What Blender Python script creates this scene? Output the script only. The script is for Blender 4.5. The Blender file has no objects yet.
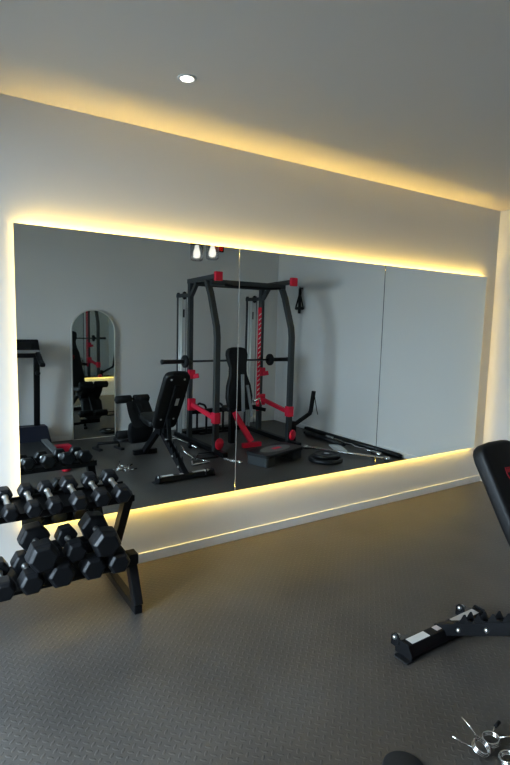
import bpy, bmesh, math, random
from math import sin, cos, pi, radians
from mathutils import Vector, Matrix, Quaternion
random.seed(7)
SC = bpy.context.scene
COL = SC.collection

# ------------------------------------------------------------------ helpers
def V(*a): return Vector(a)

class MB:
    """collects shapes, links them as one mesh object"""
    def __init__(self): self.bm = bmesh.new()
    def _faces(self, vs, fs, smooth=False):
        bv = [self.bm.verts.new(v) for v in vs]
        for f in fs:
            try:
                fc = self.bm.faces.new([bv[i] for i in f]); fc.smooth = smooth
            except ValueError: pass
    def box(self, lo, hi):
        x0, y0, z0 = lo; x1, y1, z1 = hi
        vs = [(x0,y0,z0),(x1,y0,z0),(x1,y1,z0),(x0,y1,z0),(x0,y0,z1),(x1,y0,z1),(x1,y1,z1),(x0,y1,z1)]
        self._faces(vs, [(0,3,2,1),(4,5,6,7),(0,1,5,4),(1,2,6,5),(2,3,7,6),(3,0,4,7)])
        return self
    def bar(self, p0, p1, w, h, up=(0,0,1)):
        """rectangular beam: w across, h along the up side"""
        p0, p1 = Vector(p0), Vector(p1); d = (p1-p0).normalized()
        s = d.cross(Vector(up))
        if s.length < 1e-4: s = d.cross(Vector((0,1,0)))
        s.normalize(); u = s.cross(d).normalized()
        vs = []
        for p in (p0, p1):
            for a, b in ((-1,-1),(1,-1),(1,1),(-1,1)): vs.append(p + s*(a*w/2) + u*(b*h/2))
        self._faces(vs, [(0,1,2,3),(7,6,5,4),(0,4,5,1),(1,5,6,2),(2,6,7,3),(3,7,4,0)])
        return self
    def beam_path(self, pts, w, h, up=(0,0,1)):
        """rectangular tube mitred along a path"""
        pts = [Vector(p) for p in pts]; n = len(pts); rings = []
        for i, p in enumerate(pts):
            a = (pts[i]-pts[i-1]).normalized() if i else (pts[1]-pts[0]).normalized()
            b = (pts[i+1]-pts[i]).normalized() if i < n-1 else a
            t = (a+b).normalized(); k = 1/max(0.3, t.dot(a))
            s = Vector(up).cross(t)
            s.normalize(); u = t.cross(s).normalized()
            rings.append([p + s*(x*w/2) + u*(y*h/2*k) for x, y in ((-1,-1),(1,-1),(1,1),(-1,1))])
        vs = [v for r in rings for v in r]; fs = [(3,2,1,0), tuple(4*(n-1)+j for j in range(4))]
        for i in range(n-1):
            for j in range(4): fs.append((4*i+j, 4*i+(j+1)%4, 4*i+4+(j+1)%4, 4*i+4+j))
        self._faces(vs, fs); return self
    def tube(self, pts, r, n=12, closed=False, cap=True):
        pts = [Vector(p) for p in pts]; m = len(pts); rings = []; prev = None
        for i, p in enumerate(pts):
            if closed: t = (pts[(i+1) % m]-pts[i-1]).normalized()
            else: t = (pts[min(i+1, m-1)]-pts[max(i-1, 0)]).normalized()
            if prev is None:
                ref = Vector((0,0,1)) if abs(t.z) < .9 else Vector((1,0,0)); s = t.cross(ref).normalized()
            else:
                s = (prev - t*prev.dot(t)); s = s.normalized() if s.length > 1e-6 else t.orthogonal().normalized()
            prev = s; u = t.cross(s); rr = r[i] if isinstance(r, (list, tuple)) else r
            rings.append([p + (s*cos(2*pi*k/n) + u*sin(2*pi*k/n))*rr for k in range(n)])
        vs = [v for q in rings for v in q]; fs = []
        for i in range(m if closed else m-1):
            j = (i+1) % m
            for k in range(n): fs.append((n*i+k, n*i+(k+1)%n, n*j+(k+1)%n, n*j+k))
        bv = [self.bm.verts.new(v) for v in vs]
        for f in fs: self.bm.faces.new([bv[i] for i in f]).smooth = True
        if cap and not closed:
            self.bm.faces.new([bv[k] for k in range(n)][::-1]); self.bm.faces.new([bv[n*(m-1)+k] for k in range(n)])
        return self
    def lathe(self, prof, c, axis=(0,0,1), n=32, smooth=True):
        """prof: (radius, distance along axis)"""
        ax = Vector(axis).normalized(); s = ax.orthogonal().normalized(); u = ax.cross(s); c = Vector(c)
        rows = []
        for r, t in prof:
            if r < 1e-6: rows.append([self.bm.verts.new(c + ax*t)])
            else: rows.append([self.bm.verts.new(c + ax*t + (s*cos(2*pi*k/n)+u*sin(2*pi*k/n))*r) for k in range(n)])
        for a, b in zip(rows, rows[1:]):
            for k in range(n):
                q = [a[k % len(a)], a[(k+1) % n % len(a)], b[(k+1) % n % len(b)], b[k % len(b)]]
                q2 = []
                for v in q:
                    if v not in q2: q2.append(v)
                if len(q2) > 2:
                    f = self.bm.faces.new(q2); f.smooth = smooth
        return self
    def prism(self, poly, origin, ux, uy, depth):
        """extrude a 2-D outline (in ux, uy) by the vector depth"""
        o, ux, uy, d = Vector(origin), Vector(ux), Vector(uy), Vector(depth); n = len(poly)
        vs = [o + ux*a + uy*b for a, b in poly]; vs += [v + d for v in vs]
        fs = [tuple(range(n))[::-1], tuple(range(n, 2*n))] + [(i, (i+1) % n, n+(i+1) % n, n+i) for i in range(n)]
        self._faces(vs, fs); return self
    def build(self, name, mat, parent=None, bevel=0, seg=2, rel=None, smooth=False):
        bm = self.bm
        bmesh.ops.recalc_face_normals(bm, faces=bm.faces[:])
        if smooth:
            for f in bm.faces: f.smooth = True
        me = bpy.data.meshes.new(name); bm.to_mesh(me); bm.free()
        if parent is not None and rel is None: rel = ROOT_LOC.get(parent.name)
        if rel is not None: me.transform(Matrix.Translation(-Vector(rel)))
        me.materials.append(mat)
        o = bpy.data.objects.new(name, me); COL.objects.link(o)
        if parent is not None:
            o.parent = parent; ROOT_LOC[o.name] = rel if rel is not None else (0,0,0)
        if bevel:
            b = o.modifiers.new('soft_edges', 'BEVEL'); b.width = bevel; b.segments = seg; b.limit_method = 'ANGLE'; b.angle_limit = radians(35)
        return o

ROOT_LOC = {}
def thing(name, label, cat, loc=(0,0,0), group=None):
    """an Empty at the base of a thing; its parts are written in world coordinates"""
    o = bpy.data.objects.new(name, None); COL.objects.link(o); o.location = loc; o.empty_display_size = .05
    ROOT_LOC[o.name] = tuple(loc)
    tag(o, label, cat, group); return o
def tag(o, label, cat, group=None):
    o['label'] = label; o['category'] = cat
    if group: o['group'] = group
    return o
def struct(name, mb, m, bevel=0, parent=None):
    o = mb.build(name, m, parent, bevel)
    if parent is None: o['kind'] = 'structure'
    return o
def dup(root, loc, label, rot=None):
    r = root.copy(); COL.objects.link(r); r.location = loc; r['label'] = label
    if rot is not None: r.rotation_euler = rot
    for ch in list(root.children):
        c = ch.copy(); COL.objects.link(c); c.parent = r
        for g in list(ch.children):
            d = g.copy(); COL.objects.link(d); d.parent = c
    return r

# ------------------------------------------------------------------ materials
def mat(name, col, rough=.5, metal=0, bump=0, bscale=200, spec=.5, var=0, **kw):
    m = bpy.data.materials.new(name); m.use_nodes = True; nt = m.node_tree; b = nt.nodes['Principled BSDF']
    b.inputs['Base Color'].default_value = (*col, 1); b.inputs['Roughness'].default_value = rough
    b.inputs['Metallic'].default_value = metal; b.inputs['Specular IOR Level'].default_value = spec
    for k, v in kw.items(): b.inputs[k.replace('_', ' ')].default_value = v
    tc = nt.nodes.new('ShaderNodeTexCoord')
    if var:
        n = nt.nodes.new('ShaderNodeTexNoise'); n.inputs['Scale'].default_value = 6; n.inputs['Detail'].default_value = 5
        r = nt.nodes.new('ShaderNodeMapRange'); r.inputs['To Min'].default_value = 1-var; r.inputs['To Max'].default_value = 1+var
        x = nt.nodes.new('ShaderNodeMix'); x.data_type = 'RGBA'; x.blend_type = 'MULTIPLY'; x.inputs['Factor'].default_value = 1
        x.inputs['A'].default_value = (*col, 1)
        nt.links.new(tc.outputs['Object'], n.inputs['Vector']); nt.links.new(n.outputs['Fac'], r.inputs['Value'])
        nt.links.new(r.outputs['Result'], x.inputs['B']); nt.links.new(x.outputs['Result'], b.inputs['Base Color'])
    if bump:
        n = nt.nodes.new('ShaderNodeTexNoise'); n.inputs['Scale'].default_value = bscale; n.inputs['Detail'].default_value = 3
        bp = nt.nodes.new('ShaderNodeBump'); bp.inputs['Strength'].default_value = bump; bp.inputs['Distance'].default_value = .002
        nt.links.new(tc.outputs['Object'], n.inputs['Vector']); nt.links.new(n.outputs['Fac'], bp.inputs['Height']); nt.links.new(bp.outputs['Normal'], b.inputs['Normal'])
    return m
def emit(name, col, s):
    m = bpy.data.materials.new(name); m.use_nodes = True; nt = m.node_tree; nt.nodes.clear()
    e = nt.nodes.new('ShaderNodeEmission'); e.inputs[0].default_value = (*col, 1); e.inputs[1].default_value = s
    o = nt.nodes.new('ShaderNodeOutputMaterial'); nt.links.new(e.outputs[0], o.inputs[0]); return m

def floor_material():
    """dark rubber matting with a raised tread of alternating lozenges"""
    m = bpy.data.materials.new('rubber_matting'); m.use_nodes = True; nt = m.node_tree; b = nt.nodes['Principled BSDF']; L = nt.links.new
    def N(op, a, bb=None, c=None):
        n = nt.nodes.new('ShaderNodeMath'); n.operation = op
        for i, v in enumerate((a, bb, c)):
            if v is None: continue
            if isinstance(v, (int, float)): n.inputs[i].default_value = v
            else: L(v, n.inputs[i])
        return n.outputs[0]
    tc = nt.nodes.new('ShaderNodeTexCoord'); mp = nt.nodes.new('ShaderNodeMapping')
    mp.inputs['Rotation'].default_value = (0, 0, radians(45)); mp.inputs['Scale'].default_value = (FL_S, FL_S, FL_S)
    L(tc.outputs['Object'], mp.inputs['Vector']); sp = nt.nodes.new('ShaderNodeSeparateXYZ'); L(mp.outputs[0], sp.inputs[0])
    u, v = sp.outputs[0], sp.outputs[1]
    fu = N('SUBTRACT', N('FRACT', u), .5); fv = N('SUBTRACT', N('FRACT', v), .5)
    par = N('FLOORED_MODULO', N('ADD', N('FLOOR', u), N('FLOOR', v)), 2)
    ip = N('SUBTRACT', 1, par)
    a = N('ADD', N('MULTIPLY', fu, par), N('MULTIPLY', fv, ip)); c = N('ADD', N('MULTIPLY', fv, par), N('MULTIPLY', fu, ip))
    d = N('ADD', N('POWER', N('DIVIDE', N('ABSOLUTE', a), .46), 2), N('POWER', N('DIVIDE', N('ABSOLUTE', c), .17), 2))
    h = N('SMOOTH_MAX', N('SUBTRACT', 1, d), 0, .1)
    h = N('MINIMUM', h, .6)
    ns = nt.nodes.new('ShaderNodeTexNoise'); ns.inputs['Scale'].default_value = 350; L(tc.outputs['Object'], ns.inputs['Vector'])
    hh = N('ADD', h, N('MULTIPLY', ns.outputs['Fac'], .12))
    bp = nt.nodes.new('ShaderNodeBump'); bp.inputs['Strength'].default_value = .5; bp.inputs['Distance'].default_value = .004
    L(hh, bp.inputs['Height']); L(bp.outputs['Normal'], b.inputs['Normal'])
    n2 = nt.nodes.new('ShaderNodeTexNoise'); n2.inputs['Scale'].default_value = 1.6; n2.inputs['Detail'].default_value = 6; L(tc.outputs['Object'], n2.inputs['Vector'])
    cr = nt.nodes.new('ShaderNodeValToRGB'); L(n2.outputs['Fac'], cr.inputs[0])
    cr.color_ramp.elements[0].position = .3; cr.color_ramp.elements[0].color = (*FLOOR_A, 1)
    cr.color_ramp.elements[1].position = .72; cr.color_ramp.elements[1].color = (*FLOOR_B, 1)
    L(cr.outputs[0], b.inputs['Base Color'])
    rr = nt.nodes.new('ShaderNodeMapRange'); rr.inputs['To Min'].default_value = .36; rr.inputs['To Max'].default_value = .5
    L(n2.outputs['Fac'], rr.inputs['Value']); L(rr.outputs[0], b.inputs['Roughness']); b.inputs['Specular IOR Level'].default_value = .8
    return m
FL_S = 32.0
FLOOR_A, FLOOR_B = (.060, .055, .050), (.106, .097, .087)
M_FLOOR = floor_material()
M_WALL = mat('wall_paint', (.74, .73, .71), .7, bump=.12, bscale=120)
M_CEIL = mat('ceiling_paint', (.76, .73, .69), .8, bump=.1, bscale=120)
M_TRIM = mat('white_gloss_paint', (.78, .77, .75), .4)
M_MIRROR = mat('mirror_silver', (.80, .845, .84), 0.0, 1)
M_MIRROR_OLD = mat('standing_mirror_silver', (.80, .85, .83), .01, 1)
M_BACKING = mat('mirror_backing', (.04, .045, .045), .6)
M_SEAM_L = mat('bright_seam', (.45, .45, .42), .3)
M_SEAM_D = mat('dark_seam', (.03, .04, .05), .3)
M_LED = emit('warm_led', (1.0, .68, .15), 38)
M_LED_TOP = emit('warm_led_upper', (1.0, .66, .15), 62)
M_LED_SIDE = emit('warm_led_side', (1.0, .66, .14), 9)
M_STEEL = mat('black_powder_coat', (.010, .0105, .012), .42, bump=.15, bscale=500, spec=.3)
M_GREYSTEEL = mat('charcoal_powder_coat', (.05, .055, .058), .4, bump=.1, bscale=500)
M_RUBBER = mat('black_rubber', (.014, .015, .017), .42, bump=.25, bscale=260)
M_HEX = mat('hex_rubber', (.010, .011, .013), .42, bump=.2, bscale=300, spec=.4)
M_CHROME = mat('chrome', (.78, .78, .77), .16, 1)
M_KNURL = mat('knurled_chrome', (.80, .79, .77), .3, 1, bump=.5, bscale=900)
M_BOLT = mat('zinc_bolt', (.75, .75, .75), .3, 1)
M_VINYL = mat('black_vinyl', (.007, .007, .0075), .5, bump=.3, bscale=700)
M_PIPING = mat('grey_black_piping', (.03, .033, .036), .45)
M_RODS = mat('bright_rod', (.75, .77, .76), .35, .2)
M_RED = mat('red_coat', (.72, .02, .065), .45)
M_REDP = mat('red_print', (.55, .03, .05), .5)
M_WHITEST = mat('white_sticker', (.72, .71, .68), .5, var=.18)
M_WORN = mat('worn_sticker', (.50, .47, .43), .55, var=.45)
M_PINKST = mat('pale_sticker', (.62, .55, .53), .5)
M_IVORY = mat('pale_frame', (.72, .71, .66), .5)
M_FOAM = mat('black_foam', (.009, .009, .0095), .75, bump=.3, bscale=300)
M_NAVY = mat('navy_plastic', (.018, .020, .034), .4)
M_SILVERP = mat('silver_plastic', (.35, .36, .38), .35, .6)
M_SCREEN = mat('dark_screen', (.01, .012, .014), .1)
M_GREYPL = mat('grey_plastic', (.16, .165, .165), .5)
M_PAPER = mat('white_plastic', (.75, .77, .78), .5)
M_DARKDISC = mat('dark_disc', (.022, .022, .022), .7)
M_GLASS = bpy.data.materials.new('clear_glass'); M_GLASS.use_nodes = True; _n = M_GLASS.node_tree
_t = _n.nodes.new('ShaderNodeBsdfTransparent'); _g = _n.nodes.new('ShaderNodeBsdfGlossy'); _g.inputs['Roughness'].default_value = .05
_f = _n.nodes.new('ShaderNodeLayerWeight'); _f.inputs['Blend'].default_value = .35; _x = _n.nodes.new('ShaderNodeMixShader')
_n.links.new(_f.outputs['Facing'], _x.inputs[0]); _n.links.new(_t.outputs[0], _x.inputs[1]); _n.links.new(_g.outputs[0], _x.inputs[2]); _n.links.new(_x.outputs[0], _n.nodes['Material Output'].inputs[0])
M_PANE = M_GLASS.copy(); M_PANE.name = 'window_pane'; M_PANE.node_tree.nodes['Layer Weight'].inputs['Blend'].default_value = .12
M_BULB = emit('lamp_bulb', (1.0, .94, .84), 1.15)
M_SPOT = emit('downlight_lens', (1.0, .97, .9), 22)
M_REDLED = emit('red_digits', (1.0, .03, .02), .6)

# ------------------------------------------------------------------ room shell
XL, XR, YB, H = -1.5, 5.064, -3.96, 2.838
struct('floor', MB().box((XL-.1, YB-.1, -.08), (XR+.1, .1, 0)), M_FLOOR)
struct('ceiling', MB().box((XL-.1, YB-.1, H), (XR+.1, .1, H+.1)), M_CEIL)
struct('wall_front', MB().box((XL-.1, 0, 0), (XR+.1, .1, H)), M_WALL)
struct('wall_back', MB().box((XL-.1, YB-.1, 0), (XR+.1, YB, H)), M_WALL)
struct('wall_right', MB().box((XR, YB, 0), (XR+.1, 0, H)), M_WALL)
WY0, WY1, WZ1 = -2.5, -.25, 2.33           # glazed opening in the left wall
struct('wall_left', MB().box((XL-.1, YB, 0), (XL, WY0, H)).box((XL-.1, WY1, 0), (XL, 0, H)).box((XL-.1, WY0, WZ1), (XL, WY1, H)), M_WALL)
wf = MB(); t = .05; ym = (WY0+WY1)/2
wf.box((XL-.08, WY0, 0), (XL-.02, WY0+t, WZ1)).box((XL-.08, WY1-t, 0), (XL-.02, WY1, WZ1)).box((XL-.08, WY0+t, WZ1-t), (XL-.02, WY1-t, WZ1))
wf.box((XL-.08, WY0+t, 0), (XL-.02, WY1-t, t)).box((XL-.08, ym-.035, t), (XL-.02, ym+.035, WZ1-t))
win = struct('window_1', wf, M_GREYSTEEL)
g = MB().box((XL-.052, WY0+t, t), (XL-.048, ym-.035, WZ1-t)).box((XL-.052, ym+.035, t), (XL-.048, WY1-t, WZ1-t)).build('pane', M_PANE, win)
BBH, BBT = .068, .016
struct('baseboard_front', MB().box((XL, -BBT, 0), (XR, 0, BBH)), M_TRIM, .003)
struct('baseboard_right', MB().box((XR-BBT, YB, 0), (XR, -BBT, BBH)), M_TRIM, .003)
struct('baseboard_back', MB().box((XL, YB, 0), (XR-BBT, YB+BBT, BBH)), M_TRIM, .003)

# ------------------------------------------------------------------ mirrors on the front wall and their light strip
MX, MW, MT, MBZ, MY = .471, 4.395, 2.162, .3975, -.034
names = ['left frameless mirror panel, the one above the dumbbell rack',
         'middle frameless mirror panel, between two vertical joints',
         'right frameless mirror panel, the one nearest the room corner']
w3 = MW/3
for i in range(3):
    x0, x1 = MX+i*w3+(.0025 if i else 0), MX+(i+1)*w3-(.0025 if i < 2 else 0)
    r = thing('wall_mirror', names[i], 'mirror', ((x0+x1)/2, 0, MBZ), 'mirror panels on the front wall')
    MB().box((x0, MY, MBZ), (x1, MY+.005, MT)).build('mirror_glass', M_MIRROR, r)
    MB().box((x0+(.07 if i == 0 else .0), MY+.0052, MBZ+.07), (x1-(.07 if i == 2 else 0), -.001, MT-.07)).build('backing_board', M_BACKING, r)
    if i:
        MB().box((x0-.0045, MY-.0012, MBZ+.001), (x0+(.001 if i == 1 else .0005), MY-.0002, MT-.001)).build('joint_strip', M_SEAM_L if i == 1 else M_SEAM_D, r)
ins, tw = .034, .006
yc0, yc1 = MY+.0075, -.006
xa, xb, za, zb = MX+ins, MX+MW-ins, MBZ+ins, MT-ins
led = thing('led_strip', 'x', 'light strip', ((xa+xb)/2, 0, za))
MB().box((xa, yc0, zb-tw), (xb, yc1, zb)).build('top_strip', M_LED_TOP, led)
MB().box((xa, yc0, za), (xb, yc1, za+tw)).build('bottom_strip', M_LED, led)
for x in (xa, xb-tw): MB().box((x, yc0, za+tw), (x+tw, yc1, zb-tw)).build('side_strip', M_LED_SIDE, led)
tag(led, 'warm yellow light strip glowing around the edge of the wall mirrors', 'light strip')

# ------------------------------------------------------------------ ceiling downlight
dl = thing('ceiling_downlight', 'small round recessed ceiling spotlight, switched on', 'downlight', (1.171, -.76, H))
c = (1.171, -.76, H)
MB().lathe([(.030,-.001),(.032,-.006),(.040,-.008),(.046,-.005),(.047,-.0005),(.030,-.0005)], c).build('bezel_ring', M_TRIM, dl)
MB().lathe([(0,-.004),(.024,-.004),(.030,-.002),(.030,-.0008),(0,-.0008)], c).build('lens', M_SPOT, dl)

# ------------------------------------------------------------------ dumbbell rack
RKX0, RKX1 = -.17, .98
rk = thing('dumbbell_rack', 'black two-tier metal rack full of hex dumbbells, below the mirror', 'rack', ((RKX0+RKX1)/2, -.35, 0))
def side(x, s):
    xi = x
    MB().bar((xi,-.595,.024), (xi,-.03,.024), .045, .048).build('foot_bar', M_STEEL, rk, .004)
    MB().bar((xi,-.578,.045), (xi,-.462,.285), .05, .06, (0,1,0)).build('front_strut', M_STEEL, rk, .004)
    MB().bar((xi,-.055,.045), (xi,-.435,.650), .05, .055, (0,1,0)).build('rear_post', M_STEEL, rk, .004)
    for y in (-.06, -.10, -.14): MB().lathe([(0,.006),(.007,.006),(.009,.002),(.009,0)], (xi, y, .048), (0,0,1), 12).build('foot_bolt', M_BOLT, rk)
    MB().box((xi-.026, -.525, .262), (xi+.026, -.445, .322)).build('tier_end_plate', M_STEEL, rk, .003)
side(RKX1, 1); side(RKX0, -1)
def tray(name, y0, z0, y1, z1, lip, drop):
    """sloped shelf with upturned front and rear lips; y0,z0 is the front"""
    m = MB(); xm0, xm1 = RKX0-.01, RKX1+.012
    prof = [(y0-.004, z0-drop), (y0-.004, z0+lip), (y0+.004, z0+lip), (y0+.006, z0), (y1-.006, z1), (y1-.004, z1+lip), (y1+.004, z1+lip), (y1+.004, z1-drop), (y1-.02, z1-drop), (y1-.02, z1-.006), (y0+.02, z0-.006), (y0+.02, z0-drop)]
    m.prism(prof, (xm0,0,0), (0,1,0), (0,0,1), (xm1-xm0,0,0))
    return m.build(name, M_STEEL, rk, .002)
tray('upper_tier', -.500, .652, -.300, .676, .012, .024)
tray('lower_tier', -.520, .263, -.240, .274, .004, .012)

# ------------------------------------------------------------------ hex dumbbells
def hexhead(m, y, s, af, L):
    """one head: inner face at y, running towards s"""
    R = af/2/cos(pi/6); rows = []
    for k, (rr, t) in enumerate([(.80, 0), (.98, .10), (1.0, .18), (1.0, .70), (.93, .86), (.74, 1.0)]):
        rows.append([m.bm.verts.new((R*rr*cos(pi/3*j), y+s*L*t, R*rr*sin(pi/3*j))) for j in range(6)])
    for a, b in zip(rows, rows[1:]):
        for j in range(6): m.bm.faces.new((a[j], a[(j+1) % 6], b[(j+1) % 6], b[j]))
    m.bm.faces.new(rows[0]); m.bm.faces.new(rows[-1])
DBG = {'u': 'hex dumbbells on the upper tier', 'l': 'hex dumbbells on the lower tier', 't': 'hex dumbbells lying on top of the lower row'}
protos = {}
def dumbbell(af, L, grip, loc, label, group, rot=(0,0,0)):
    key = (round(af,3), round(L,3), round(grip,3))
    if key in protos:
        r = dup(protos[key], loc, label, rot); r['group'] = group; return r
    r = thing('hex_dumbbell', label, 'dumbbell', loc, group); ROOT_LOC[r.name] = (0,0,0); r.rotation_euler = rot
    for s in (-1, 1):
        m = MB(); hexhead(m, s*grip/2, s, af, L); m.build('head', M_HEX, r, .004, 2)
    g = grip/2
    MB().lathe([(0,-g-.01),(.0175,-g-.01),(.0175,-g+.012),(.0125,-g+.018),(.0140,-g*.4),(.0160,0),(.0140,g*.4),(.0125,g-.018),(.0175,g-.012),(.0175,g+.01),(0,g+.01)], (0,0,0), (0,1,0), 20).build('handle', M_KNURL, r)
    protos[key] = r; return r
ordn = ['rightmost', 'second from the right', 'third from the right', 'fourth from the right', 'fifth from the right', 'sixth from the right', 'seventh from the right']
upx = [.908, .795, .678, .556, .455, .348, .245]
upaf = [.090, .088, .086, .076, .076, .072, .072]
slope_u = math.atan2(.024, .20)
for i, (x, af) in enumerate(zip(upx, upaf)):
    yc = -.415; zt = .652+(yc+.5)*(.024/.2)
    dumbbell(af, .086 if i < 3 else .078, .150, (x, yc, zt+af/2+.002), 'black hex dumbbell with chrome handle on the upper tier, %s' % ordn[i], DBG['u'], (slope_u, 0, 0))
lowx = [.875, .738, .575, .430, .305]
lowaf = [.115, .120, .130, .110, .096]
slope_l = math.atan2(.011, .28)
for i, (x, af) in enumerate(zip(lowx, lowaf)):
    yc = -.435; zt = .263+(yc+.52)*(.011/.28)
    dumbbell(af, .105, .125, (x, yc, zt+af/2+.003), 'black hex dumbbell in the bottom row of the lower tier, %s' % ordn[i], DBG['l'], (slope_l, 0, 0))
topd = [(.808, .142, .115, .13, .453, 'large black hex dumbbell lying on the lower row, nearest the right end'),
        (.652, .105, .09, .12, .433, 'smallest black hex dumbbell lying on the lower row, between two large ones'),
        (.487, .142, .115, .13, .450, 'large black hex dumbbell lying on the lower row at the left, under the mirror corner')]
for x, af, L, gr, z, lab in topd:
    dumbbell(af, L, gr, (x, -.435, z), lab, DBG['t'], (slope_l, radians(8 if x > .7 else -6), 0))

# ------------------------------------------------------------------ adjustable bench (front, right)
BX = 2.29
be = thing('adjustable_bench', 'black adjustable weight bench with raised backrest and red emblem, at the right edge', 'bench', (BX, -2.1, 0))
# rear foot: a sloped-top channel with angled end caps
x0, x1, yb = 1.983, 2.605, -1.628
prof = [(-.050, .010), (-.052, .024), (-.026, .066), (.030, .066), (.050, .026), (.048, .010)]
rb = MB().prism(prof, (x0, yb, 0), (0,1,0), (0,0,1), (x1-x0, 0, 0)).build('rear_foot', M_STEEL, be, .005)
for s, x in ((-1, x0), (1, x1)):
    MB().prism([(-.054,0),(-.056,.026),(-.028,.072),(.034,.072),(.054,.026),(.051,0)], (x-.008 if s < 0 else x, yb, .004), (0,1,0), (0,0,1), (.008,0,0)).build('end_cap', M_STEEL, rb, .003)
    MB().prism([(-.025,-.045),(.020,-.045),(.026,-.035),(.026,.035),(.020,.045),(-.025,.045),(-.032,.035),(-.032,-.035)], (x-.012 if s < 0 else x+.012, yb-.015, 0), (1,0,0), (0,1,0), (0,0,.008)).build('flat_pad', M_RUBBER, rb, .003)
    xe = x+.0 if s < 0 else x-.095
    MB().prism([(.025,.045),(.025,.075),(.04,.098),(.062,.098),(.078,.080),(.078,.03),(.05,.03)], (xe-.012, yb, 0), (0,1,0), (0,0,1), (.01,0,0)).build('wheel_bracket', M_STEEL, rb, .002)
    MB().lathe([(0,-.022),(.009,-.022),(.012,-.016),(.012,.016),(.009,.022),(0,.022)], (xe, yb+.052, .078), (1,0,0), 12).build('bolt', M_BOLT, rb)
MB().box((x0+.035, yb-.022, .0662), (x0+.17, yb+.024, .0670)).build('sticker', M_WHITEST, rb)
MB().box((x1-.235, yb-.022, .0662), (x1-.035, yb+.024, .0670)).build('sticker', M_WORN, rb)
MB().box((BX-.07, yb-.012, .0662), (BX+.03, yb+.024, .0670)).build('sticker', M_PINKST, rb)
# spine rising from the rear foot, with the ladder teeth
def sp(y, dz=0): return (BX, y, .048 + .54*(-1.62-y) + dz)
spine = MB().bar(sp(-1.60), sp(-2.26), .06, .062).build('spine', M_STEEL, be, .005)
sd = Vector((0, -1, .54)).normalized(); su = Vector((0, .54, 1)).normalized()
teeth = [(0, 0)]
for k in range(5):
    a = .03+k*.085; teeth += [(a, .006), (a+.012, .004), (a+.058, .040), (a+.066, .038), (a+.068, .010)]
teeth += [(.47, 0)]
for dx in (-.029, .023):
    MB().prism(teeth, Vector(sp(-1.70, .036))+Vector((dx,0,0)), sd, su, (.006,0,0)).build('ladder_plate', M_STEEL, spine, .0015)
for y in (-1.632, -1.737, -1.888):
    MB().lathe([(0,.010),(.008,.010),(.012,.005),(.013,0)], Vector(sp(y, -.004))+Vector((-.030,0,0)), (-1,0,0), 14).build('bolt', M_BOLT, spine)
# front post and foot
MB().bar((BX,-2.30,.42), (BX,-2.78,.045), .055, .07, (0,1,0)).build('front_leg', M_STEEL, be, .005)
MB().bar((BX-.14,-2.80,.03), (BX+.16,-2.80,.03), .06, .06).build('front_foot', M_STEEL, be, .006)
MB().bar((BX,-2.14,.415), (BX,-2.72,.42), .05, .05).build('seat_rail', M_STEEL, be, .005)
# pads
def pad(name, ax0, ax1, nrm, prof, thick, parent, m=M_VINYL):
    """upholstered pad: outline of half widths along an axis, extruded along the normal"""
    a, b = Vector(ax0), Vector(ax1); d = (b-a); L = d.length; d.normalize(); n = Vector(nrm).normalized(); s = d.cross(n).normalized()
    pts = [(w, t*L) for t, w in prof] + [(-w, t*L) for t, w in reversed(prof)]
    return MB().prism(pts, a - n*(thick/2), s, d, n*thick).build(name, m, parent, thick*.3, 4, smooth=True)
BT, BB = Vector((BX,-1.815,1.105)), Vector((BX,-2.215,.445))
bn = Vector((0,-.66,.4)).normalized()      # faces the seat
prof = [(0,.045),(.006,.088),(.022,.118),(.05,.137),(.10,.146),(.5,.150),(.93,.140),(.975,.125),(1,.09)]
backp = pad('backrest', BT, BB, bn, prof, .075, be)
# emblem: a red outlined shield with a bar and letter-like strokes
e = MB(); ex = (BB-BT).normalized(); eo = BT + ex*.170 + bn*.0385; sx = Vector((1,0,0)); up = -ex
def P2(a, b): return eo + sx*a + up*b
shield = [(-.040,.034),(.040,.034),(.042,.006),(.036,-.018),(.018,-.038),(0,-.046),(-.018,-.038),(-.036,-.018),(-.042,.006)]
e.tube([P2(*q) for q in shield], .0024, 6, True)
e.prism([(-.036,.012),(.036,.012),(.036,.029),(-.036,.029)], eo, sx, up, bn*.001)
e.tube([P2(0,.012), P2(0,-.044)], .0022, 6); e.tube([P2(-.036,-.012), P2(-.012,-.003), P2(-.012,-.034)], .002, 6); e.tube([P2(.036,-.012), P2(.012,-.003), P2(.012,-.034)], .002, 6)
e.build('red_emblem', M_REDP, backp)
MB().bar(BT+ex*.14-bn*.052, BT+ex*.72-bn*.052, .05, .028, bn).build('backrest_beam', M_STEEL, be, .004)
for dx in (-.075, .075):
    for q in (.07, .62): MB().lathe([(0,.006),(.010,.006),(.013,0)], BT+ex*q+Vector((dx,0,0))-bn*.0375, -bn, 12).build('bolt', M_BOLT, backp)
MB().prism([(-.02,-.05),(.02,-.05),(.02,.05),(-.02,.05)], BT+ex*.38+Vector((.06,0,0))-bn*.0385, (1,0,0), ex, -bn*.0008).build('sticker', M_WHITEST, backp)
MB().bar(BT+ex*.60-bn*.06, Vector(sp(-2.035,.06)), .045, .035, (0,1,0)).build('support_strut', M_STEEL, be, .004)
MB().tube([Vector(sp(-2.035,.07))+Vector((-.06,0,0)), Vector(sp(-2.035,.07))+Vector((.09,0,0))], .011, 12).build('ladder_pin', M_CHROME, be)
MB().bar((BX,-2.2,.40),(BX,-2.34,.42),.09,.10).build('hinge_bracket', M_STEEL, be, .004)
pad('seat', (BX,-2.235,.475), (BX,-2.66,.520), (0,.1,1), [(0,.10),(.03,.135),(.1,.15),(.5,.155),(.85,.135),(.96,.115),(1,.08)], .07, be)
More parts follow.
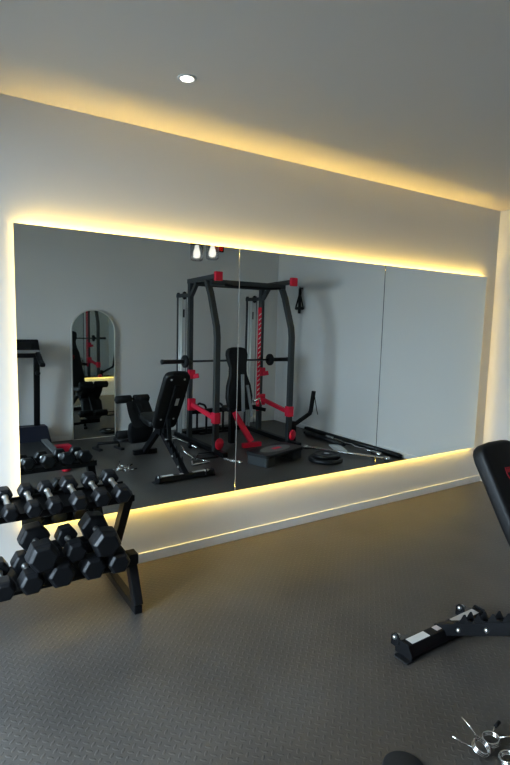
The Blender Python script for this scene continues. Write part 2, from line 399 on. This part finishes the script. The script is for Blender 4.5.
# leg developer
MB().bar((BX,-2.72,.42), (BX,-3.10,.62), .05, .05, (0,1,0)).build('leg_arm', M_STEEL, be, .005)
MB().bar((BX,-2.84,.47), (BX,-3.06,.22), .09, .08, (0,1,0)).build('leg_arm', M_STEEL, be, .005)
pad('curl_pad', (BX,-3.02,.61), (BX,-2.80,.36), (0,-.75,.66), [(0,.10),(.06,.15),(.5,.16),(.9,.15),(1,.12)], .07, be)
pad('leg_shield', (BX,-2.88,.40), (BX,-2.98,.10), (0,-.95,-.3), [(0,.12),(.06,.16),(.5,.16),(.9,.13),(1,.10)], .10, be, M_RUBBER)
for nm, yy, zz in (('upper', -3.12, .645), ('lower', -3.10, .20)):
    MB().tube([(BX-.265,yy,zz),(BX+.195,yy,zz)], .012, 12).build('roller_bar', M_STEEL, be)
    for s in (-1, 1):
        MB().lathe([(0,-.1),(.040,-.1),(.050,-.09),(.050,.09),(.040,.1),(0,.1)], (BX-.035+s*.115, yy, zz), (1,0,0), 24).build('foam_roller', M_FOAM, be)

# ------------------------------------------------------------------ spring clips and dark disc on the floor, front right
def helix(c, axis, r, turns, pitch, n=40, ph=0):
    ax = Vector(axis).normalized(); s = ax.orthogonal().normalized(); u = ax.cross(s); k = int(n*turns)
    return [Vector(c)+ax*(pitch*(i/n-turns/2))+(s*cos(2*pi*i/n+ph)+u*sin(2*pi*i/n+ph))*r for i in range(k+1)]
def clip(loc, rz, tilt, label):
    r = thing('spring_clip', label, 'barbell clip', loc, 'spring barbell clips on the floor'); ROOT_LOC[r.name] = (0,0,0); r.rotation_euler = (0, 0, rz)
    q = Matrix.Rotation(tilt, 4, 'X')
    zc = .036*abs(sin(tilt))+.012*abs(cos(tilt))+.003
    b = MB()
    for k in (-1, 0, 1): b.tube([(q @ p)+Vector((0,0,zc)) for p in helix((0,0,.0075*k), (0,0,1), .0315, 1.0, .0075, 36)], .0042, 8)
    b.build('coil', M_CHROME, r)
    for s in (-1, 1):
        a0 = q @ Vector((.0315*s*.6, .026, .011*s)); a1 = q @ Vector((.040*s, .065, .012*s)); a2 = q @ Vector((.048*s, .102, .012*s))
        MB().tube([a0+V(0,0,zc), a1+V(0,0,zc), a2+V(0,0,zc)], .0035, 8).build('grip_arm', M_CHROME, r)
        if CLIP_BLACK: MB().tube([a1+V(0,0,zc)+(a2-a1)*.1, a2+V(0,0,zc)], .0075, 10).build('grip_sleeve', M_FOAM, r)
    return r
CLIP_BLACK = False
clip((1.772,-2.195,0), radians(22), radians(24), 'chrome spring clip with two bare wire arms, leftmost of the clips on the floor')
CLIP_BLACK = True
clip((1.850,-2.188,0), radians(-98), radians(10), 'chrome spring clip with black grips, lying flat behind the other floor clips')
CLIP_BLACK = False
clip((1.818,-2.280,0), radians(-140), radians(16), 'chrome spring clip nearest the bottom right corner of the floor')
dp = MB().lathe([(0,.006),(.075,.006),(.08,.003),(.08,0),(0,0)], (1.462,-2.085,0)).build('flat_pad', M_DARKDISC)  # thin flat dark disc marking a dark spot on the floor
tag(dp, 'thin dark round disc on the floor at the bottom edge', 'floor pad')

# ------------------------------------------------------------------ arched mirror leaning by the back wall
am = thing('arched_mirror', 'tall arched standing mirror with slim pale frame against the back wall', 'mirror', (2.0, YB+.04, 0))
def arch(w, h, n=24):
    r = w/2; return [(-r, 0)] + [(r*cos(pi-pi*k/n), h-r+r*sin(pi-pi*k/n)) for k in range(n+1)] + [(r, 0)]
AY = YB+.05
outer = arch(.60, 1.765); inner = arch(.565, 1.745)
MB().prism(outer, (2.0, AY-.03, 0.002), (1,0,0), (0,0,1), (0,.028,0)).build('frame', M_IVORY, am, .004)
MB().prism(inner, (2.0, AY-.0015, .012), (1,0,0), (0,0,1), (0,.002,0)).build('mirror_glass', M_MIRROR_OLD, am)
ro = MB(); ro.tube([(2.0+a, AY, .002+max(b,.006)) for a, b in arch(.585, 1.757)], .008, 8); ro.build('frame_edge', M_IVORY, am)

am.rotation_euler = (0, 0, radians(-1.4))

# ------------------------------------------------------------------ power rack (seen in the mirror)
RX0, RX1, RYS, RYC = 3.08, 4.22, -3.17, -2.42
pr_ = thing('power_rack', 'dark grey power rack with red safety arms and pull-up bar', 'power rack', ((RX0+RX1)/2, -2.85, 0))
for x in (RX0, RX1):
    up = MB().bar((x, RYS, 0), (x, RYS, 2.14), .06, .07, (0,1,0)).build('rear_upright', M_GREYSTEEL, pr_, .005)
    MB().beam_path([(x,-2.70,2.15),(x,-2.60,1.98),(x,-2.44,1.58),(x,RYC,1.45),(x,RYC,.0)], .06, .07, (1,0,0)).build('curved_upright', M_GREYSTEEL, pr_, .004)
    MB().bar((x, RYS-.05, 2.165), (x, RYC-.02, 2.19), .06, .06).build('top_beam', M_GREYSTEEL, pr_, .005)
    MB().box((x-.05, RYC-.02, 2.135), (x+.05, RYC+.03, 2.245)).build('red_end_cap', M_RED, pr_, .008)
    MB().bar((x, RYS+.03, 1.98), (x, RYS+.19, 2.14), .05, .05, (1,0,0)).build('gusset', M_GREYSTEEL, pr_, .004)
    MB().bar((x, RYC+.25, .03), (x, RYS-.42, .03), .07, .06).build('base_beam', M_STEEL, pr_, .005)
    MB().bar((x, RYS+.04, .53), (x, RYC-.04, .44), .045, .055).build('safety_arm', M_RED, pr_, .005)
    MB().box((x-.05, RYS+.03, .44), (x+.05, RYS+.09, .60)).build('arm_bracket', M_RED, pr_, .006)
    MB().box((x-.042, RYC-.05, .38), (x+.042, RYC+.045, .52)).build('arm_bracket', M_RED, pr_, .006)
    MB().box((x-.045, RYS+.02, .87), (x+.045, RYS+.08, .99)).bar((x+.02, RYS+.06, .90), (x+.085, RYS+.10, .915), .05, .06).build('bar_hook', M_RED, pr_, .005)
    MB().lathe([(0,-.014),(.066,-.014),(.074,-.006),(.060,0),(.074,.006),(.066,.014),(0,.014)], (x+.02, RYC+.062, .13), (.35,1,0), 24).build('pulley_wheel', M_RED, pr_)
    # cable column behind
    yc = -3.56
    MB().bar((x, RYS-.03, 1.985), (x, yc-.02, 1.985), .045, .05).build('column_arm', M_GREYSTEEL, pr_, .004)
    MB().bar((x, yc, 0), (x, yc, 2.03), .03, .035, (0,1,0)).build('column_post', M_GREYSTEEL, pr_, .003)
    for dy in (.05, .12):
        MB().tube([(x, yc+dy, .06), (x, yc+dy, 1.96)], .016, 10).build('guide_rod', M_RODS, pr_)
    MB().lathe([(0,-.012),(.05,-.012),(.055,0),(.05,.012),(0,.012)], (x, yc+.20, 1.985), (1,0,0), 20).build('pulley_wheel', M_STEEL, pr_)
    MB().tube([(x, yc+.255, 1.98), (x, yc+.255, .12)], .004, 6).build('cable', M_STEEL, pr_)
    MB().tube([(x+.035, yc+.09, 1.80), (x+.035, yc+.09, 1.69)], .02, 10).build('cable_stop', M_FOAM, pr_)
MB().bar((RX0, -2.62, 2.13), (RX1, -2.62, 2.13), .06, .07).build('front_crossbeam', M_GREYSTEEL, pr_, .005)
MB().tube([(RX0+.15, -2.50, 2.10), (RX0+.3, -2.56, 2.09), (RX1-.3, -2.56, 2.09), (RX1-.15, -2.50, 2.10)], .017, 12).build('pull_up_bar', M_STEEL, pr_)
MB().bar((RX0, RYS, 2.14), (RX1, RYS, 2.14), .06, .06).build('rear_crossbeam', M_GREYSTEEL, pr_, .005)
MB().bar((RX0, RYS-.38, .03), (RX1, RYS-.38, .03), .06, .06).build('rear_base_beam', M_STEEL, pr_, .005)
MB().bar((RX0, RYS-.02, .40), (RX1, RYS-.02, .40), .05, .06).build('low_crossbeam', M_STEEL, pr_, .005)
rp = MB()
rp.bar((RX1-.055, RYS+.045, .35), (RX1-.055, RYS+.045, 1.86), .05, .02, (0,1,0))
rp = rp.build('safety_ladder', M_RED, pr_, .003)
sl = MB()
for k in range(20): sl.bar((RX1-.075, RYS+.0575, .45+k*.068), (RX1-.038, RYS+.0575, .485+k*.068), .014, .003, (0,1,0))
sl.build('slot_pattern', M_WHITEST, rp)

# barbell resting on the rack hooks
bb = thing('barbell', 'black barbell resting across the red hooks of the power rack', 'barbell', (3.62, -3.04, 1.0))
bz = 1.11
MB().tube([(2.98,-3.05,bz),(4.28,-3.05,bz)], .014, 12).build('bar', M_GREYSTEEL, bb)
for s in (-1, 1):
    xc = 3.63+s*.68
    MB().lathe([(0,-.025),(.075,-.025),(.085,-.015),(.085,.015),(.075,.025),(0,.025)], (xc,-3.05,bz), (1,0,0), 24).build('collar_disc', M_RUBBER, bb)
    MB().lathe([(0,0),(.028,0),(.028,.30),(.032,.31),(.032,.335),(0,.335)], (xc,-3.05,bz), (s,0,0), 16).build('sleeve', M_RUBBER, bb)

# second bench standing inside the rack
b2 = thing('upright_bench', 'black bench with waisted upright pad and red rear leg inside the power rack', 'bench', (3.64, -2.9, 0))
P0, P1 = Vector((3.66,-2.93,1.30)), Vector((3.66,-2.80,.46))
pad('backrest', P0, P1, (0,1,.15), [(0,.06),(.015,.12),(.05,.155),(.12,.165),(.20,.155),(.32,.125),(.45,.135),(.62,.185),(.80,.205),(.93,.19),(1,.14)], .08, b2)
pad('seat', (3.66,-2.86,.45), (3.66,-3.08,.45), (0,0,1), [(0,.1),(.1,.14),(.9,.15),(1,.11)], .07, b2)
MB().bar((3.63,-2.70,.95), (3.63,-2.66,.45), .04, .03, (0,1,0)).build('backrest_beam', M_SILVERP, b2, .003)
MB().bar((3.72,-2.72,.80), (3.74,-2.60,.38), .035, .03, (0,1,0)).build('support_strut', M_SILVERP, b2, .003)
MB().bar((3.52,-2.72,.44), (3.67,-2.50,.07), .07, .06, (0,1,0)).build('rear_leg', M_RED, b2, .005)
MB().bar((3.52,-2.48,.035), (3.80,-2.48,.035), .06, .06).build('rear_foot', M_RED, b2, .005)
MB().bar((3.50,-2.74,.46), (3.50,-2.74,.02), .07, .07, (0,1,0)).build('front_leg', M_STEEL, b2, .004)
MB().bar((3.50,-2.74,.43), (3.66,-2.95,.43), .07, .05).build('seat_rail', M_STEEL, b2, .004)
MB().tube([(3.78,-2.66,.58),(3.86,-2.62,.62),(3.87,-2.60,.52)], .018, 10).build('adjust_handle', M_CHROME, b2)
MB().bar((3.78,-2.70,.50), (4.02,-2.72,.44), .045, .05).build('side_arm', M_STEEL, b2, .004)

# landmine arm by the rack's right front post
la = thing('landmine_arm', 'black bent lever arm beside the right front post of the rack', 'lever arm', (4.36, -2.47, 0))
MB().beam_path([(4.30,-2.47,.22),(4.62,-2.47,.38),(4.64,-2.47,.42),(4.68,-2.47,.70)], .045, .045, (0,1,0)).build('bent_arm', M_STEEL, la, .004)
MB().tube([(4.68,-2.46,.68),(4.74,-2.46,.42),(4.76,-2.46,.36)], .006, 6).build('cable', M_STEEL, la)
MB().box((4.27,-2.53,.0),(4.34,-2.41,.30)).build('base_post', M_STEEL, la, .004)

# cable handle hanging on the right wall
ch = thing('cable_handle', 'black stirrup cable handle hanging high on the right wall', 'cable handle', (XR, -3.29, 1.82))
hx = XR-.055
MB().tube([(hx,-3.29,2.12),(hx,-3.38,1.90),(hx,-3.36,1.86)], .012, 8).tube([(hx,-3.29,2.12),(hx,-3.20,1.90),(hx,-3.22,1.86)], .012, 8).build('strap', M_FOAM, ch)
MB().tube([(hx,-3.38,1.88),(hx,-3.20,1.88)], .022, 12).build('grip', M_FOAM, ch)
MB().tube([(hx,-3.29,2.19),(hx,-3.29,1.80)], .022, 8).build('hanging_strap', M_FOAM, ch)
MB().tube([(XR-.001,-3.29,2.19),(XR-.05,-3.29,2.19),(XR-.065,-3.29,2.21)], .01, 8).build('wall_hook', M_STEEL, ch)

# step platform
st = thing('aerobic_step', 'low black exercise step with grey oval and red badge on top', 'step platform', (3.56, -1.80, 0)); ROOT_LOC[st.name] = (0,0,0)
st.rotation_euler = (0,0,radians(-16))
def rrect(w, d, r, n=6):
    o = []
    for cx, cy, a0 in ((w/2-r, d/2-r, 0), (-w/2+r, d/2-r, 90), (-w/2+r, -d/2+r, 180), (w/2-r, -d/2+r, 270)):
        for k in range(n+1): a = radians(a0+90*k/n); o.append((cx+r*cos(a), cy+r*sin(a)))
    return o
MB().prism(rrect(.72,.36,.06), (0,0,.105), (1,0,0), (0,1,0), (0,0,.04)).build('deck', M_RUBBER, st, .008)
MB().prism([(.25*cos(2*pi*k/32), .115*sin(2*pi*k/32)) for k in range(32)], (0,0,.1452), (1,0,0), (0,1,0), (0,0,.002)).build('grey_oval', M_GREYPL, st)
MB().prism(rrect(.15,.06,.01), (0.02,0,.1474), (1,0,0), (0,1,0), (0,0,.001)).build('red_badge', M_RED, st)
for s in (-1, 1):
    MB().prism(rrect(.17,.32,.04), (s*.26,0,.0), (1,0,0), (0,1,0), (0,0,.105)).build('foot_block', M_GREYSTEEL, st, .006)

# weight plate(s) on the floor near the step
def plate(name, loc, R, th, label, group=None, m=M_RUBBER):
    r = thing(name, label, 'weight plate', loc, group); ROOT_LOC[r.name] = (0,0,0)
    MB().lathe([(.028,0),(R*.95,0),(R,.006),(R,th-.006),(R*.95,th),(R*.82,th),(R*.78,th-.008),(R*.42,th-.008),(R*.38,th),(.028,th),(.028,0)], (0,0,0), n=40).build('disc', m, r)
    MB().lathe([(.0255,-.001),(.034,-.001),(.034,th+.001),(.0255,th+.001),(.0255,-.001)], (0,0,0), n=24).build('steel_hub', M_BOLT, r)
    return r
plate('weight_plate', (4.10,-1.50,0), .21, .045, 'black weight plate lying on the floor beside the exercise step', 'black plates on the floor')
plate('weight_plate', (4.13,-1.52,.047), .165, .035, 'smaller black weight plate lying on top of a larger plate', 'black plates on the floor')

# bars along the right wall
lb = thing('long_bar', 'long silver bar lying on the floor beside the right wall', 'bar', (4.49,-1.58,0))
MB().tube([(4.24,-2.055,.03),(4.75,-1.11,.03)], .017, 12).build('shaft', M_CHROME, lb)
for a, b in (((4.225,-2.083,.03),(4.255,-2.027,.03)), ((4.735,-1.138,.03),(4.765,-1.082,.03))): MB().tube([a, b], .028, 14).build('end_stop', M_CHROME, lb)
ez = thing('curl_bar', 'chrome zigzag curl bar lying on the floor near the right wall', 'curl bar', (4.87,-1.85,0))
pts = [(4.90,-2.25,.03),(4.90,-2.10,.03),(4.845,-1.99,.03),(4.89,-1.88,.03),(4.835,-1.75,.03),(4.865,-1.62,.03),(4.84,-1.45,.03)]
MB().tube(pts, .014, 10).build('shaft', M_CHROME, ez)
for a, b in ((pts[0], (4.905,-2.42,.03)), (pts[-1], (4.83,-1.28,.03))): MB().tube([a, b], .026, 12).build('sleeve', M_CHROME, ez)
for k, (xx, ya, yb2, lab) in enumerate(((5.012,-3.0,-1.15,'black straight bar lying on the floor against the right wall'), (4.80,-2.75,-1.95,'short black bar lying on the floor beyond the white board'))):
    o = thing('straight_bar', lab, 'bar', (xx,(ya+yb2)/2,0))
    MB().tube([(xx,ya,.032),(xx-.01,yb2,.032)], .03, 12).build('shaft', M_RUBBER, o)
    MB().tube([(xx,ya-.04,.032),(xx,ya,.032)], .022, 12).tube([(xx-.01,yb2,.032),(xx-.01,yb2+.04,.032)], .022, 12).build('end_cap', M_STEEL, o)
wc = MB().prism(rrect(.16,.36,.02), (0,0,0), (1,0,0), (0,1,0), (0,0,.012)).build('white_board', M_PAPER, None, .003)
wc.location = (4.65,-1.89,.001); wc.rotation_euler = (0,0,radians(26)); tag(wc, 'small flat white board lying on the floor by the silver bar', 'board')

# small equipment on the floor around the rack
stp = thing('row_handle', 'chrome triangular row handle lying on the floor behind the bench', 'cable handle', (2.70,-2.12,0))
z = .016
MB().tube([(2.56,-2.02,z),(2.80,-2.06,z)], .014, 10).build('grip', M_CHROME, stp)
MB().tube([(2.56,-2.02,z),(2.66,-2.22,z),(2.72,-2.24,z),(2.80,-2.06,z)], .010, 10).build('frame', M_CHROME, stp)
MB().tube([(2.68,-2.23,z+.01),(2.62,-2.34,.09),(2.60,-2.40,.16)], .012, 10).build('swivel_hook', M_CHROME, stp)
ct = thing('chain_attachment', 'short silver chain with clips lying in front of the power rack', 'chain', (3.06,-2.0,0))
cp = [V(3.02,-2.10,.012), V(3.05,-2.06,.012), V(3.04,-2.02,.012), V(3.10,-1.93,.012), V(3.13,-1.86,.012)]
for i, (a, b) in enumerate(zip(cp, cp[1:])):
    d = (b-a)*.62; s = d.cross(V(0,0,1)).normalized()*.016; m_ = (a+b)/2
    ring = [m_ + d*cos(2*pi*k/14)*.9 + s*sin(2*pi*k/14)*1.3 for k in range(14)]
    MB().tube(ring, .009, 8, True).build('link', M_CHROME, ct)
fp = thing('foot_plate', 'black foot plate lying on the floor in front of the power rack', 'foot plate', (2.88,-2.30,0))
MB().prism(rrect(.30,.16,.03), (2.88,-2.30,.0), (1,0,0), (0,1,0), (0,0,.02)).build('plate', M_RUBBER, fp, .004)
MB().tube([(2.76,-2.30,.02),(2.78,-2.30,.055),(2.98,-2.30,.055),(3.0,-2.30,.02)], .008, 8).build('grab_rail', M_STEEL, fp)
fb = thing('floor_barbell', 'chrome barbell lying on the floor at the left of the power rack', 'barbell', (3.0,-3.4,0))
MB().tube([(2.90,-3.80,.045),(2.93,-2.62,.045)], .014, 10).build('shaft', M_CHROME, fb)
for y in (-3.55, -2.78): MB().lathe([(0,-.02),(.04,-.02),(.044,0),(.04,.02),(0,.02)], (2.91,y,.045), (0,1,0), 20).build('collar', M_STEEL, fb)
def pbar(loc, rz, label, h=.30, w=.34, group=None):
    o = thing('parallel_bar', label, 'push-up bar', loc, group); ROOT_LOC[o.name] = (0,0,0); o.rotation_euler = (0,0,rz)
    n = 8; r = .09
    path = [(-w/2,0,0),(-w/2,0,h-r)] + [(-w/2+r-r*cos(pi/2*k/n),0,h-r+r*sin(pi/2*k/n)) for k in range(1,n+1)] + [(w/2-r+r*sin(pi/2*k/n),0,h-r+r*cos(pi/2*k/n)) for k in range(n+1)] + [(w/2,0,0)]
    MB().tube(path, .016, 10).build('hoop', M_STEEL, o)
    for s in (-1, 1): MB().bar((s*w/2,-.11,.015),(s*w/2,.11,.015), .04, .03).build('foot', M_STEEL, o, .004)
    return o
pbar((3.50,-3.62,0), radians(90), 'black hoop-shaped dip bar standing behind the rack, nearer the left', .42, .3, 'hoop bars behind the rack')
pbar((3.78,-3.62,0), radians(90), 'black hoop-shaped dip bar standing behind the rack, nearer the right', .42, .3, 'hoop bars behind the rack')
pu = thing('push_up_bar', 'low black bar handle on the floor between bench and arched mirror', 'push-up bar', (1.97,-3.2,0))
MB().tube([(1.84,-3.24,.03),(1.85,-3.24,.085),(2.09,-3.18,.085),(2.10,-3.18,.03)], .018, 10).build('grip', M_FOAM, pu)
for x, y in ((1.84,-3.24),(2.10,-3.18)): MB().bar((x-.02,y-.09,.015),(x+.02,y+.09,.015), .05, .03).build('foot', M_RUBBER, pu, .004)
plate('weight_plate', (2.30,-3.62,0), .13, .04, 'small black weight plate on the floor at the foot of the arched mirror', 'black plates on the floor')
rbx = MB().prism(rrect(.20,.14,.02), (1.44,-3.33,.001), (1,0,0), (0,1,0), (0,0,.09)).build('red_yoga_block', M_RED, None, .01)
tag(rbx, 'red block on the floor beside the treadmill', 'block')
rb2 = thing('red_kettlebell', 'small red kettlebell on the floor in front of the treadmill deck', 'kettlebell', (1.29,-2.50,0))
MB().lathe([(0,0),(.035,0),(.052,.02),(.056,.05),(.045,.085),(.02,.10),(0,.10)], (1.29,-2.50,0), n=24).build('body', M_RED, rb2)
MB().tube([(1.26,-2.50,.085),(1.255,-2.50,.125),(1.275,-2.50,.15),(1.305,-2.50,.15),(1.325,-2.50,.125),(1.32,-2.50,.085)], .011, 8).build('handle', M_RED, rb2)

# ------------------------------------------------------------------ treadmill by the back wall
td = thing('treadmill', 'dark treadmill with slim mast and console, by the back wall', 'treadmill', (.98,-3.3,0))
MB().box((.66,-3.72,.05),(1.30,-2.75,.13)).build('deck', M_STEEL, td, .01)
MB().box((.74,-3.55,.131),(1.20,-2.77,.136)).build('running_belt', M_RUBBER, td)
for x in (.66, 1.22): MB().box((x,-3.60,.131),(x+.075,-2.76,.155)).build('side_rail', M_GREYPL, td, .006)
MB().prism([(-3.88,.03),(-3.88,.22),(-3.82,.28),(-3.66,.28),(-3.50,.17),(-3.44,.132),(-3.44,.03)], (.62,0,0), (0,1,0), (0,0,1), (.72,0,0)).build('motor_hood', M_NAVY, td, .02, 3)
for x, s in ((.72, -1), (1.23, 1)):
    MB().beam_path([(x,-3.78,.02),(x+.0,-3.76,.30),(x,-3.68,1.18)], .05, .07, (1,0,0)).build('mast', M_STEEL, td, .01)
    MB().beam_path([(x,-3.70,1.30),(x,-3.60,1.20),(x,-3.42,1.11),(x,-3.30,1.08)], .05, .06, (1,0,0)).build('handrail', M_STEEL, td, .014)
    MB().lathe([(0,0),(.022,0),(.028,.01),(.028,.05),(.02,.06),(0,.06)], (x,-3.66,.955), (0,1,0), 16).build('knob', M_STEEL, td)
cs = MB().prism([(-3.80,1.36),(-3.70,1.37),(-3.60,1.22),(-3.62,1.15),(-3.74,1.14)], (.68,0,0), (0,1,0), (0,0,1), (.58,0,0)).build('console', M_STEEL, td, .015, 3)
MB().prism([(-.2,-.05),(.2,-.05),(.2,.05),(-.2,.05)], (.97,-3.645,1.295), (1,0,0), Vector((0,-.1,.15)).normalized(), Vector((0,.15,.1)).normalized()*.004).build('screen', M_SCREEN, cs)
MB().box((.70,-3.60,1.205),(1.255,-3.585,1.245)).build('silver_trim', M_SILVERP, cs, .004)
MB().bar((.72,-2.73,.03),(1.24,-2.73,.03), .05, .06).build('rear_foot', M_STEEL, td, .006)

# ------------------------------------------------------------------ lamp with two glass jars, and wall timer (seen in the mirror)
lp = thing('ceiling_lamp', 'ceiling lamp with two clear glass jar shades, lit', 'ceiling lamp', (2.93,-2.5,H))
MB().box((2.70,-2.56,H-.03),(3.18,-2.44,H-.0005)).build('canopy', M_STEEL, lp, .006)
for x, zz in ((2.83, 2.355), (3.04, 2.385)):
    s_ = MB().lathe([(.0,.0),(.055,.0),(.075,.012),(.080,.035),(.080,.19),(.076,.19),(.076,.037),(.071,.016),(.053,.005),(0,.005)], (x,-2.5,zz), n=32).build('glass_shade', M_GLASS, lp)
    MB().tube([(x,-2.5,zz+.20),(x,-2.5,H-.03)], .008, 10).build('stem', M_STEEL, lp)
    MB().lathe([(0,.187),(.081,.187),(.081,.205),(.03,.225),(0,.225)], (x,-2.5,zz), n=28).build('jar_lid', M_STEEL, lp)
    MB().lathe([(0,.03),(.03,.04),(.044,.07),(.040,.11),(.026,.15),(.022,.186),(0,.186)], (x,-2.5,zz), n=20).build('bulb', M_BULB, lp)
tm = thing('wall_timer', 'small black wall timer with glowing red digits, high on the back wall', 'timer', (3.90, YB, 2.70))
MB().box((3.80,YB+.001,2.70),(4.00,YB+.04,2.80)).build('case', M_STEEL, tm, .005)
dg = MB()
for k in range(3):
    x = 3.825+k*.055; y = YB+.0405
    dg.box((x,y,2.72),(x+.010,y+.002,2.78)).box((x+.030,y,2.72),(x+.040,y+.002,2.78))
    for zz in (2.715, 2.746, 2.778): dg.box((x+.008,y,zz),(x+.032,y+.002,zz+.009))
dg.build('digits', M_REDLED, tm)

# ------------------------------------------------------------------ light
w = bpy.data.worlds.new('sky'); SC.world = w; w.use_nodes = True
nt = w.node_tree; bg = nt.nodes['Background']; bg.inputs[1].default_value = 1.9
tc = nt.nodes.new('ShaderNodeTexCoord'); sx_ = nt.nodes.new('ShaderNodeSeparateXYZ'); mr = nt.nodes.new('ShaderNodeMapRange'); cr = nt.nodes.new('ShaderNodeValToRGB')
mr.inputs['From Min'].default_value = -.15; mr.inputs['From Max'].default_value = .5
nt.links.new(tc.outputs['Generated'], sx_.inputs[0]); nt.links.new(sx_.outputs[2], mr.inputs['Value']); nt.links.new(mr.outputs[0], cr.inputs[0]); nt.links.new(cr.outputs[0], bg.inputs[0])
cr.color_ramp.elements[0].color = (.10, .11, .10, 1); cr.color_ramp.elements[1].color = (.60, .78, 1.0, 1)
a = bpy.data.lights.new('daylight', 'AREA'); a.shape = 'RECTANGLE'; a.size = 5.5; a.size_y = 3.2; a.energy = 1200; a.color = (.70, .86, 1.0)
ao = bpy.data.objects.new('daylight', a); COL.objects.link(ao); ao.location = (XL-2.2, -2.0, 2.75)
ao.rotation_euler = Vector((-1, -.14, .40)).to_track_quat('Z', 'Y').to_euler()

# ------------------------------------------------------------------ camera
FL, YAW, PITCH, ROLL = 517.91, radians(33.1516), radians(-6.6547), radians(1.42414)
cd = bpy.data.cameras.new('camera'); cd.sensor_fit = 'HORIZONTAL'; cd.sensor_width = 36; cd.lens = FL/510*36; cd.clip_start = .02
co = bpy.data.objects.new('camera', cd); COL.objects.link(co)
f = Vector((sin(YAW)*cos(PITCH), cos(YAW)*cos(PITCH), sin(PITCH))); r0 = Vector((cos(YAW), -sin(YAW), 0)); u0 = r0.cross(f)
r2 = r0*cos(ROLL)+u0*sin(ROLL); u2 = u0*cos(ROLL)-r0*sin(ROLL)
mw = Matrix((r2, u2, -f)).transposed().to_4x4(); mw.translation = Vector((0, -2.8428*1.65/1.45, 1.65))
co.matrix_world = mw; SC.camera = co
SC.view_settings.view_transform = 'Standard'; SC.view_settings.look = 'Medium High Contrast'; SC.view_settings.exposure = 0.0
SC.cycles.max_bounces = 14; SC.cycles.diffuse_bounces = 5; SC.cycles.glossy_bounces = 8; SC.cycles.transmission_bounces = 8
SC.cycles.sample_clamp_indirect = 6; SC.cycles.caustics_reflective = True
